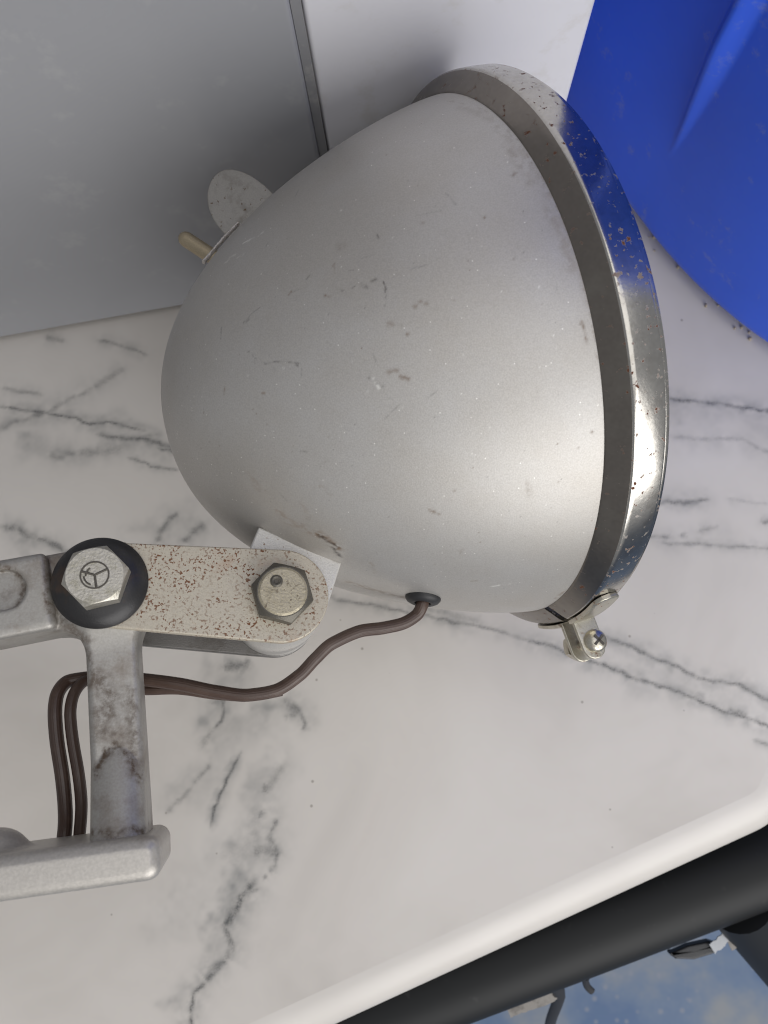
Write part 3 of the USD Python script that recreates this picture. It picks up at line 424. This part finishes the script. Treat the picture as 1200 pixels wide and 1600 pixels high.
for pts, w, st, ch, rg in [
    ([(415,569),(430,565),(455,566),(467,568)], .28, .8, 1, 0), ([(422,571),(430,575)], .5, .7, 1, 1), ([(455,571),(464,571)], .45, .6, 1, 1), ([(385,546),(398,558),(413,567)], .22, .5, 1, 1), ([(397,560),(399,568)], .3, .4, 1, 1), ([(442,572),(444,576)], .28, .7, 2, 1),
    ([(471,578),(479,606)], .25, .3, 1, 1), ([(346,512),(345,530)], .25, .6, 1, 0), ([(384,502),(393,490),(407,480)], .2, .55, 1, 0), ([(382,503),(388,500)], .4, .4, 1, 1), ([(351,607),(350,616)], .3, .7, 0, 0), ([(410,614),(413,614)], .35, .7, 0, 0), ([(344,455)], .35, .7, 1, 0),
    ([(451,461),(455,456)], .3, .8, 0, 0), ([(456,457),(484,446)], .2, .4, 1, 0), ([(508,462),(516,464)], .35, .85, 0, 0), ([(524,456),(528,450)], .3, .7, 1, 1), ([(534,453),(541,452)], .35, .6, 1, 1), ([(550,450),(556,448)], .3, .5, 1, 1), ([(580,440),(588,436)], .5, .75, 1, 0), ([(565,445),(575,448)], .5, .4, 1, 1), ([(601,440),(602,455)], .35, .75, 1, 1), ([(602,455),(602,470)], .3, .65, 1, 1), ([(600,475),(601,484)], .25, .5, 1, 1), ([(523,412),(522,430)], .35, .5, 0, 1), ([(532,386)], 1.2, .4, 0, 1), ([(484,430),(479,436)], .3, .6, 1, 0), ([(418,380),(416,385)], .3, .8, 1, 0), ([(545,423),(552,422)], .25, .6, 1, 0),
    ([(585,555),(588,565)], .35, .5, 1, 1), ([(578,590),(590,600)], .6, .5, 1, 1), ([(598,593),(596,602)], .45, .6, 1, 1), ([(586,598),(590,604)], .45, .9, 2, 1), ([(583,592)], .4, .9, 2, 0), ([(574,612)], .35, .9, 2, 0), ([(564,577),(564,590)], .25, .4, 1, 1), ([(609,581),(620,580)], .8, .5, 0, 1), ([(626,588),(637,592)], .6, .7, 0, 1), ([(648,478),(658,472),(665,475)], .5, .5, 0, 1), ([(637,522)], .45, .8, 0, 0), ([(608,505),(622,508)], .7, .4, 0, 1), ([(602,500),(606,508)], .4, .4, 0, 1), ([(640,421),(670,413)], .2, .45, 1, 0), ([(668,622),(684,610)], .22, .55, 1, 0), ([(600,656),(623,633)], .2, .55, 1, 0), ([(688,604),(704,592)], .2, .25, 1, 0), ([(838,605),(840,625)], .3, .3, 1, 1), ([(911,508),(914,520),(917,536)], .35, .8, 0, 0), ([(906,490),(909,505)], .5, .5, 0, 1), ([(836,431)], .35, .7, 1, 0), ([(870,452)], .35, .6, 1, 0), ([(818,395)], .35, .6, 1, 0), ([(803,405)], .3, .5, 0, 0),
    ([(696,302),(704,308),(712,320)], .25, .7, 1, 0), ([(650,337),(690,329)], .2, .35, 1, 0), ([(660,349)], .5, .7, 0, 0), ([(757,340)], .35, .75, 0, 0), ([(745,361)], .3, .5, 0, 0), ([(462,306),(466,298)], .25, .5, 1, 0), ([(638,282)], .35, .5, 1, 0), ([(604,242)], .3, .5, 0, 0), ([(508,262)], .35, .5, 1, 0), ([(590,367),(592,372)], .5, .5, 1, 1), ([(560,405),(585,398)], .2, .3, 1, 0),
    ([(790,225),(812,255),(830,285)], 1.3, .28, 0, 1), ([(858,330),(880,375),(895,420)], 1.4, .28, 0, 1), ([(800,275),(806,268)], .5, .6, 0, 1), ([(720,168),(760,182),(805,228),(845,282),(880,345),(908,420),(927,500)], 1.3, .2, 0, 1), ([(700,158),(757,172),(800,212),(842,272),(877,338),(905,414),(925,500),(934,560)], .3, .45, 0, 1),
    ([(437,800),(450,815),(470,822),(490,835)], 1.6, .5, 0, 1), ([(495,833),(510,843),(527,855)], 1.5, .95, 0, 1), ([(500,838),(515,848),(526,853)], .9, .8, 1, 1), ([(520,856),(530,868)], .9, .8, 1, 1), ([(470,790),(480,806)], 1.2, .35, 0, 1), ([(395,745),(405,765)], 1.5, .3, 0, 1), ([(436,770),(448,782)], .3, .4, 1, 0), ([(470,705),(480,706)], .3, .6, 1, 0), ([(500,760),(510,770)], 1.3, .3, 0, 1), ([(545,910),(585,922),(640,936)], 1.6, .55, 0, 1), ([(580,880),(586,895)], .7, .35, 0, 1),
    ([(673,798),(681,801)], .6, .8, 0, 1), ([(686,803)], .4, .7, 0, 0), ([(710,767)], .35, .6, 0, 0), ([(738,908),(744,907)], .5, .6, 0, 0), ([(820,755),(828,772)], .9, .3, 0, 1), ([(868,935),(880,925)], .6, .6, 0, 1), ([(925,675)], .35, .7, 0, 0), ([(722,858),(720,870)], .5, .3, 0, 1),
    ([(380,380),(395,372)], .25, .9, 2, 0), ([(388,377),(412,362)], .3, .7, 2, 1), ([(359,402),(368,398)], .35, .9, 2, 0), ([(352,410),(378,400)], .3, .5, 2, 1), ([(760,918),(780,914),(795,912)], .4, .8, 2, 1)]: stroke(pts, w, st, ch, bool(rg))
zz = rng.choice(np.flatnonzero(BV[:, 2] > -.02), 420, replace=False)
for i_, k in enumerate(zz): stroke(BV[k:k + 1] + np.zeros((1, 3)), rng.uniform(.13, .27), rng.uniform(.25, .75), [0, 1, 1, 2][i_ % 4])
bowl = obj('bowl', (BV, BF), M_bowl, lamp, True, 'L', np.clip(mk, 0, 1))

# rim: rolled chrome ring with a gap at the clamp
PR = np.array([(84.45, -.25), (85.1, .05), (86.6, 1.4), (88.2, 2.6), (89.3, 3.5), (89.9, 4.0), (90.2, 4.5), (90.35, 5.4), (90.6, 9), (90.65, 12.3), (90.45, 12.9), (90.0, 13.2), (89.7, 13.5), (89.75, 14.0), (89.5, 14.7), (88.7, 15.3), (87, 15.5), (86.2, 15.0), (86.2, 13.6), (88.2, 12.4), (88.4, 6), (87.6, 4.4), (84.0, .6)]) / 1000
GAP = math.radians(1.15)                                  # the gap sits at -y
def dirL(phi): return np.array([0, math.cos(phi), math.sin(phi)])
def ring_sweep(prof, p0, p1, n, caps=True):
    ph = np.linspace(p0, p1, n); prof = np.asarray(prof); m = len(prof)
    v = np.stack([np.broadcast_to(prof[:, 1], (n, m)), prof[:, 0] * np.cos(ph)[:, None], prof[:, 0] * np.sin(ph)[:, None]], -1).reshape(-1, 3)
    f = grid_faces(n, m, True); f = np.vstack([f[:, [0, 1, 2]], f[:, [0, 2, 3]]])
    t = trimesh.creation.triangulate_polygon(Polygon(prof)) if caps else None
    if t is not None:
        tv, tf = np.asarray(t[0]), np.asarray(t[1]); tr_ = cKDTree(prof).query(tv)[1][tf]; b = (n - 1) * m
        f = np.vstack([f, tr_[:, ::-1], tr_ + b])
    M_ = trimesh.Trimesh(v, f, process=False); M_.fix_normals(); return M_
rim = obj('rim', ring_sweep(PR, math.pi + GAP, 3 * math.pi - GAP, 520), M_rim, lamp, 28, 'L')
FP = np.array([(84.42, -.4), (85.1, -.1), (86.6, 1.2), (88.2, 2.4), (89.25, 3.3), (89.75, 3.8), (89.6, 4.1), (88.2, 3.0), (86.6, 1.9), (84.42, .2)]) / 1000
obj('rim_flange', ring_sweep(FP, math.pi + GAP, 3 * math.pi - GAP, 520), M_flange, rim, 28, 'L')
obj('lens', revolve([(.0862, .0136), (.0862, .0150), (.08, .0175), (.06, .0225), (.03, .026), (0, .027), (0, .0245), (.03, .0235), (.06, .020), (.08, .0152)][::-1], (0, 0, 0), (1, 0, 0), 120), M_glass, lamp, 40, 'L')
obj('reflector', revolve([(.083, .003), (.078, -.012), (.065, -.035), (.045, -.055), (.02, -.066), (0, -.068)], (0, 0, 0), (1, 0, 0), 96), M_pale, lamp, 60, 'L')
# clamp straps on the rim, their bent lugs, screw and nut
def strap(p0, p1, s0, s1, round_at):
    n = 40; ph = np.linspace(p0, p1, n); u = np.abs(ph - round_at) * .0912; L = (s1 - s0) / 2; half = np.where(u < L, np.sqrt(np.maximum(L * L - (L - u) ** 2, 1e-9)), L); mid = (s0 + s1) / 2
    v = []
    for p, hw in zip(ph, half):
        for r, k in ((.0907, 1), (.0917, 1), (.0921, .8), (.0921, -.8), (.0917, -1), (.0907, -1)): v.append([mid + hw * k, r * math.cos(p), r * math.sin(p)])
    f = grid_faces(n, 6, True); f = np.vstack([f[:, [0, 1, 2]], f[:, [0, 2, 3]], [[0, k, k + 1] for k in range(1, 5)], [[6 * n - 6, 6 * n - 6 + k + 1, 6 * n - 6 + k] for k in range(1, 5)]])
    M_ = trimesh.Trimesh(np.array(v), f, process=False); M_.fix_normals(); return M_
sR, sL = math.pi - math.radians(15.5), math.pi + math.radians(15.5)
t1 = obj('clamp_strap', strap(sR, math.pi - math.radians(1.3), .0040, .0128, sR), M_lug, rim and lamp, 35, 'L')
t2 = obj('clamp_strap', strap(sL, math.pi + math.radians(3.0), .0040, .0128, sL), M_lug, lamp, 35, 'L')
def lug(z, th):
    out = Polygon([(.0046, -.0905), (.0122, -.0905), (.0122, -.099)] + [(.0084 + .0038 * math.cos(a), -.1005 + .0038 * math.sin(a)) for a in np.linspace(0, -math.pi, 14)] + [(.0046, -.099)])
    return slab(out, z, z + th, .0004)
obj('lug', lug(.0024, .0014), M_lug, t1, 35, 'L'); obj('lug', lug(-.0060, .0014), M_lug, t2, 35, 'L')
SX, SY = .0092, -.0990
sc = obj('clamp_screw', revolve([(0, .0068), (.0014, .0067), (.0027, .0062), (.0034, .0053), (.0036, .0044), (.0036, .0038), (.0017, .0038), (.0017, -.0158), (.0012, -.0164), (0, -.0165)], (SX, SY, 0), (0, 0, 1), 40), M_lug, lamp, 35, 'L')
for a in (.5, .5 + math.pi / 2):
    b_ = trimesh.creation.box((.0040, .0008, .0008)); b_.apply_transform(trimesh.transformations.rotation_matrix(a, (0, 0, 1))); b_.apply_translation((SX, SY, .0065)); obj('cross_slot', b_, M_dark, sc, False, 'L')
obj('clamp_nut', hexhead((SX, SY, -.0072), (0, 0, -1), .0048, .0032, (1, .3, 0), .9), M_lug, lamp, 30, 'L')
obj('lock_washer', revolve([(.002, -.0062), (.0042, -.0062), (.0042, -.0071), (.002, -.0071)], (SX, SY, .0001), (0, 0, 1), 32, True), M_lug, lamp, 30, 'L')
# grommet and the twin-core cable
gp = bowl_hit(661, 934); e_ = 1e-4; gn = np.array([-(rb(gp[0] + e_) - rb(gp[0] - e_)) / (2 * e_), gp[1] / np.hypot(gp[1], gp[2]), gp[2] / np.hypot(gp[1], gp[2])]); gn /= np.linalg.norm(gn)
obj('grommet', revolve([(.0022, -.001), (.0022, .0012), (.0026, .0018), (.0036, .0019), (.0048, .0013), (.0054, .0005), (.0055, -.0008)], gp, gn, 48), M_rubber, lamp, 50, 'L')
PQ = [pl(px, py, z / 1000) for px, py, z in ((650, 962, 2), (627, 975, 1.5), (600, 981, 1), (560, 987, 0), (520, 1005, -2), (492, 1030, -3), (468, 1055, -4), (430, 1079, -6), (390, 1086, -7), (340, 1081, -8), (280, 1069, -9.5), (215, 1061, -11), (160, 1057, -11), (108, 1064, -10), (90, 1084, -8), (86, 1120, -7), (90, 1165, -7), (97, 1210, -7), (102, 1265, -8), (101, 1300, -9), (97, 1325, -9), (80, 1350, -10), (40, 1362, -10), (-60, 1372, -10))]
PQ = [gp - gn * .006, gp + gn * .002] + PQ
path = smooth_path(PQ, 320)
obj('cable', tube(path, .0019, .0019, 72, 18, .035), M_cable, lamp, 30, 'L')
P2_ = [pl(px, py, z / 1000) for px, py, z in ((440, 1079, -9), (390, 1087, -11), (340, 1085, -12), (280, 1077, -13), (215, 1077, -14), (160, 1064, -12), (134, 1064, -9), (115, 1086, -7), (110, 1120, -6), (115, 1165, -6), (122, 1205, -6), (127, 1250, -7), (126, 1285, -8), (120, 1325, -9), (100, 1358, -11), (50, 1375, -12), (-60, 1385, -12))]
obj('cable', tube(smooth_path(P2_, 260), .0016, .0016, 72, 18, .03), M_cable, lamp, 30, 'L')

# mounting ear, link plates, bolts
ZE, ZP = .0143, .0173
B1, B2 = pl(157, 911, ZP), pl(440, 930, ZP); r1, r2 = .0113, .0130
tl, tr2 = pl(405, 824, ZE), pl(532, 880, ZE)
be = pl(440, 930, ZE); hull = unary_union([Point(*be[:2]).buffer(.0132, 32), LineString([tl[:2], tr2[:2]]).buffer(.0002)]).convex_hull
obj('mounting_ear', slab(hull, -ZE, ZE, .0006), M_ear, lamp, 30, 'L')
plate = unary_union([Point(*B1[:2]).buffer(r1, 32), Point(*B2[:2]).buffer(r2, 32)]).convex_hull
lp = obj('link_plate', slab(plate, ZE + .0001, ZP, .0005), M_plate, lamp, 30, 'L', label='front link plate speckled with orange rust')
obj('link_plate', slab(plate, -ZP, -ZE - .0001, .0005), M_castd, lamp, 30, 'L', label='darker rear link plate behind the casting')
w1 = obj('dished_washer', revolve([(.004, .0042), (.0078, .0040), (.0100, .0031), (.0115, .0018), (.0122, .0008), (.0122, .0001), (.004, .0001)], (*B1[:2], ZP), (0, 0, 1), 72), M_black, lamp, 30, 'L')
hb1 = (*B1[:2], ZP + .0040); C1, C2 = pl(206, 892, ZP + .005)[:2] - B1[:2], pl(484.6, 937.5, ZP + .003)[:2] - B2[:2]
hx1 = obj('bolt', hexhead(hb1, (0, 0, 1), .0083, .0056, (*C1, 0), .84), M_bolt, lamp, 25, 'L', label='zinc hex bolt with an embossed three spoke mark')
zt = ZP + .0096
obj('embossed_mark', revolve([(.0032, -.0001), (.0032, .00022), (.0036, .00022), (.0036, -.0001)], (*B1[:2], zt), (0, 0, 1), 48, True), M_dark, hx1, 30, 'L')
for a in (12, 148, 265):
    q = [B1[0] + .0033 * math.cos(math.radians(a)), B1[1] + .0033 * math.sin(math.radians(a)), zt + .0001]
    obj('embossed_mark', tube(np.linspace([B1[0], B1[1], zt + .0001], q, 4), .0003, .00022, 8, up=(0, 0, 1.0)), M_dark, hx1, 30, 'L')
for a, rr in ((140, .0021), (205, .0026)):
    cc = np.radians(np.linspace(a - 32, a + 32, 8)); obj('embossed_mark', tube(np.c_[B1[0] + rr * np.cos(cc), B1[1] + rr * np.sin(cc), np.full(8, zt + .0001)], .00022, .0002, 8), M_dark, hx1, 30, 'L')
for k in range(3):
    obj('machining_ring', revolve([(.0044 + .0009 * k, -.0002), (.0044 + .0009 * k, .00009), (.0047 + .0009 * k, .00009), (.0047 + .0009 * k, -.0002)], (*B1[:2], zt), (0, 0, 1), 48, True), M_bolt, hx1, 30, 'L')
hx2 = obj('bolt', hexhead((*B2[:2], ZP), (0, 0, 1), .0086, .0052, (*C2, 0), .80), M_hexd, lamp, 25, 'L', label='yellowed hex bolt with a small round dimple')
obj('bolt_face', revolve([(0, .0004), (.0060, .0004), (.0066, .0001), (.0068, -.0006), (0, -.0006)], (*B2[:2], ZP + .0052), (0, 0, 1), 56), M_bolt2, hx2, 25, 'L')
dm_ = pl(432, 908, ZP + .0056); obj('dimple', revolve([(.0007, -.0002), (.0007, .0003), (.0012, .0005), (.0017, .0002), (.0017, -.0002)], (*dm_[:2], ZP + .0056), (0, 0, 1), 28, True), M_hexd, hx2, 30, 'L')
obj('dimple_core', revolve([(0, .0002), (.0006, .0002), (.0007, -.0002)], (*dm_[:2], ZP + .0056), (0, 0, 1), 20), M_dark, hx2, 30, 'L')
obj('nut', hexhead((*B2[:2], -ZP), (0, 0, -1), .0086, .006, (1, 0, 0)), M_hexd, lamp, 25, 'L'); obj('nut', hexhead((*B1[:2], -ZP), (0, 0, -1), .0089, .006, (1, 0, 0)), M_hexd, lamp, 25, 'L')

# cast bracket: arm with a long pocket, leg with a flared foot, bar across the bottom
ZC = ZE - .0002
la, lb_ = (pl(132, 990, ZC) + pl(213, 990, ZC)) / 2, (pl(145, 1300, ZC) + pl(232, 1300, ZC)) / 2
ly = (la - lb_)[:2]; ly /= np.linalg.norm(ly); lx = np.array([ly[1], -ly[0]]); R2 = np.array([[*lx, 0], [*ly, 0], [0, 0, 1]])
lw = (np.linalg.norm((pl(132, 990, ZC) - pl(213, 990, ZC))[:2]) + np.linalg.norm((pl(145, 1300, ZC) - pl(232, 1300, ZC))[:2])) / 4
at_, ab_ = pl(30, 868, ZP), pl(30, 992, ZP); ah = np.linalg.norm((at_ - ab_)[:2]) / 2; ac = (at_ + ab_) / 2
ag = np.array([*(pl(75, 860, ZP) - pl(0, 873, ZP))[:2], 0]); ag /= np.linalg.norm(ag); Ra = np.array([ag, [-ag[1], ag[0], 0], [0, 0, 1]])
gx_ = float((pl(76, 900, ZP) - ac) @ ag); pk0, pk1 = pl(5, 921, ZP), pl(-140, 940, ZP)
fa = pl(181, 1166, ZC) * [1, 1, 0]
def cast_sdf(P):
    # arm: from far left to just past the first bolt
    arm = sbox(P, ac + ag * (gx_ - .05) + [0, 0, ZP / 2 - ac[2]], Ra, (.05, ah, ZP / 2), .0020)
    pad = sbox(P, ac + ag * (gx_ + .009) + [0, 0, ZC / 2 - ac[2]], Ra, (.0115, ah, ZC / 2), .0015)
    leg = sbox(P, (la + lb_) / 2 * [1, 1, 0] + np.array([*ly, 0]) * .004 + [0, 0, ZC / 2], R2, (lw, np.linalg.norm((la - lb_)[:2]) / 2 + .008, ZC / 2), .0018)
    d = smin(np.minimum(arm, pad), leg, .009)
    pq = (P - pk0)[:, :2]; pd_ = (pk1 - pk0)[:2]; tq = np.clip(pq @ pd_ / (pd_ @ pd_), 0, 1); pocket = np.linalg.norm(pq - tq[:, None] * pd_, axis=1) - .0053
    d = -smin(-d, np.maximum(pocket, -(P[:, 2] - (ZP - .0022))), .0008)
    u, w = (P - fa) @ np.array([*lx, 0]), -(P - fa) @ np.array([*ly, 0]); zax = ZC - RZ + RZ * w / .0115
    cone = (np.hypot(u / lw, np.maximum(P[:, 2] - zax, 0) / RZ) - 1) * RZ; cone = np.maximum(np.maximum(cone, np.abs(u) - lw), np.maximum(w - .030, np.maximum(-w - .003, -P[:, 2])))
    return np.minimum(d, cone)
RZ = .0040
lo = np.minimum(np.minimum(ac - ag * .1, lb_), la) - .016; hi = np.maximum(np.maximum(ac + ag * (gx_ + .03), lb_), la) + .016
lo[2], hi[2] = -.010, .026; lo[0] = ac[0] + (ag * (gx_ - .103))[0]
CV, CF = nets(cast_sdf, lo, hi, .00055)
cm = np.zeros((len(CV), 3)); cn = np.stack([meshkit.fbm(CV * 500 + 5), meshkit.fbm(CV * 500 + 25), meshkit.fbm(CV * 500 + 45)], 1) - .5
for pts, w, st in [([(133, 1005), (140, 1030), (142, 1070)], 1.2, .8), ([(150, 1060), (170, 1085), (168, 1120)], 2.6, .75), ([(200, 1080), (205, 1130), (212, 1190)], 1.6, .7), ([(152, 1110), (160, 1150)], 2.2, .7), ([(150, 1215), (160, 1186), (180, 1164), (203, 1178), (216, 1212)], 1.1, 1.0), ([(165, 1140), (195, 1150)], 2.4, .6), ([(77, 870), (77, 900), (78, 960)], .7, .9), ([(85, 880), (84, 905)], 1.4, .5), ([(5, 891), (25, 897), (36, 912), (39, 930), (30, 948)], .9, .85), ([(90, 955), (110, 985), (135, 1000)], 1.8, .7), ([(148, 1298), (190, 1300), (230, 1293)], .9, .9), ([(15, 930), (5, 935)], 1.2, .4)]:
    q = np.array([pl(*p, ZC) for p in pts]); q = np.vstack([np.linspace(a, b, 40) for a, b in zip(q[:-1], q[1:])]); d = cKDTree(q[:, :2]).query(CV[:, :2] + cn[:, :2] * .004)[0] * 1000
    cm[:, 0] = np.maximum(cm[:, 0], st * np.exp(-(d / w) ** 2) * (CV[:, 2] > .004))  # grime on the leg; darker lines along groove, pocket, arch and bar joint
cast = obj('bracket_casting', (CV, CF), M_grime, lamp, True, 'L', cm)
ZB = .0255
b_tl, b_bl, b_tr, b_br = pl(0, 1338, ZB), pl(0, 1410, ZB), pl(236, 1303, ZB), pl(240, 1380, ZB)
bx = ((b_tr + b_br) / 2 - (b_tl + b_bl) / 2)[:2]; bx /= np.linalg.norm(bx); by = np.array([-bx[1], bx[0]]); Rb_ = np.array([[*bx, 0], [*by, 0], [0, 0, 1]])
bh = (np.linalg.norm((b_tl - b_bl)[:2]) + np.linalg.norm((b_tr - b_br)[:2])) / 4; bend = (b_tr + b_br) / 2 + np.array([*bx, 0]) * .002
BLN = .10
def bar_sdf(P):
    c = bend - np.array([*bx, 0]) * BLN; d = sbox(P, [c[0], c[1], ZB / 2 - .005], Rb_, (BLN, bh, ZB / 2 + .005), .0034)
    p0 = pl(-8, 1366, .010); boss = capsule(P, p0, p0 + np.array([*by, 0]) * .002, .0085, .0085)
    boss = np.maximum(boss, .002 - (P - p0) @ np.array([*by, 0]))
    return smin(d, boss, .002)
lo = np.minimum(bend - np.array([*bx, 0]) * BLN * 2, bend) - .02; hi = np.maximum(bend - np.array([*bx, 0]) * BLN * 2, bend) + .02; lo[2], hi[2] = -.016, ZB + .006
obj('base_bar', nets(bar_sdf, lo, hi, .0009), metal('base_bar_metal', (.47, .445, .41), .42, .5, dirt=(.2, .12, .08), dirt_scale=70, dirt_at=.6, bumps=.1, bscale=1500), lamp, 38, 'L')
# the bracket's foot, beyond the left of the photograph, carries the bar on the table
f0 = L2W([bend - np.array([*bx, 0]) * (BLN * 2 - .012)])[0]
obj('bracket_foot', (lambda b: (b.apply_translation((f0[0], f0[1], f0[2] / 2)), b)[1])(trimesh.creation.box((.022, .016, f0[2] - .004))), M_cast, lamp, 30)

# switch lever and pin on the far side of the bowl, on a small plate
zl = .004
kp = [pl(x, y, zl) for x, y in ((326, 310), (327, 292), (335, 279), (350, 273), (368, 277), (390, 288), (416, 309), (450, 345), (400, 395), (362, 362), (345, 346), (333, 328))]
kc = np.mean(kp, 0); kd = pl(340, 280, zl) - pl(420, 370, zl); kd /= np.linalg.norm(kd); ks = np.array([-kd[1], kd[0], 0]); an = math.radians(24)
kn = np.array([0, 0, 1.0]) * math.cos(an) + ks * math.sin(an)
loc = np.array([[(p - kc) @ kd, (p - kc) @ ks / math.cos(an)] for p in kp])
for _ in range(3): nx_ = np.roll(loc, -1, 0); loc = np.stack([.75 * loc + .25 * nx_, .25 * loc + .75 * nx_], 1).reshape(-1, 2)
poly = Polygon(loc).buffer(.0004); v, f = slab(poly, -.0009, .0009, .0005)
kx, ky = kd, np.cross(kn, kd)
obj('switch_lever', (kc + v[:, :1] * kx + v[:, 1:2] * ky * (1 if ky @ ks > 0 else -1) + v[:, 2:] * kn, f), M_lever, lamp, 30, 'L')
zpn = .008; p0, p1 = pl(283, 369, zpn), pl(352, 414, zpn); pd = (p1 - p0) / np.linalg.norm(p1 - p0)
obj('switch_pin', revolve([(0, -.0005), (.0012, -.0003), (.0021, .0006), (.0025, .002), (.0026, .02)], p0, pd, 32), M_pin, lamp, 40, 'L')
wp = [pl(x, y, .018) for x, y in ((318, 410), (330, 396), (345, 378), (362, 360), (372, 350))]
wv, wf = tube(smooth_path(wp, 60), .0005, .0010, 12); wv = wv + (np.stack([meshkit.fbm(wv * 1500), meshkit.fbm(wv * 1500 + 9), meshkit.fbm(wv * 1500 + 19)], 1) - .5) * .0007
obj('weld_bead', (wv, wf), M_weld, lamp, 40, 'L')
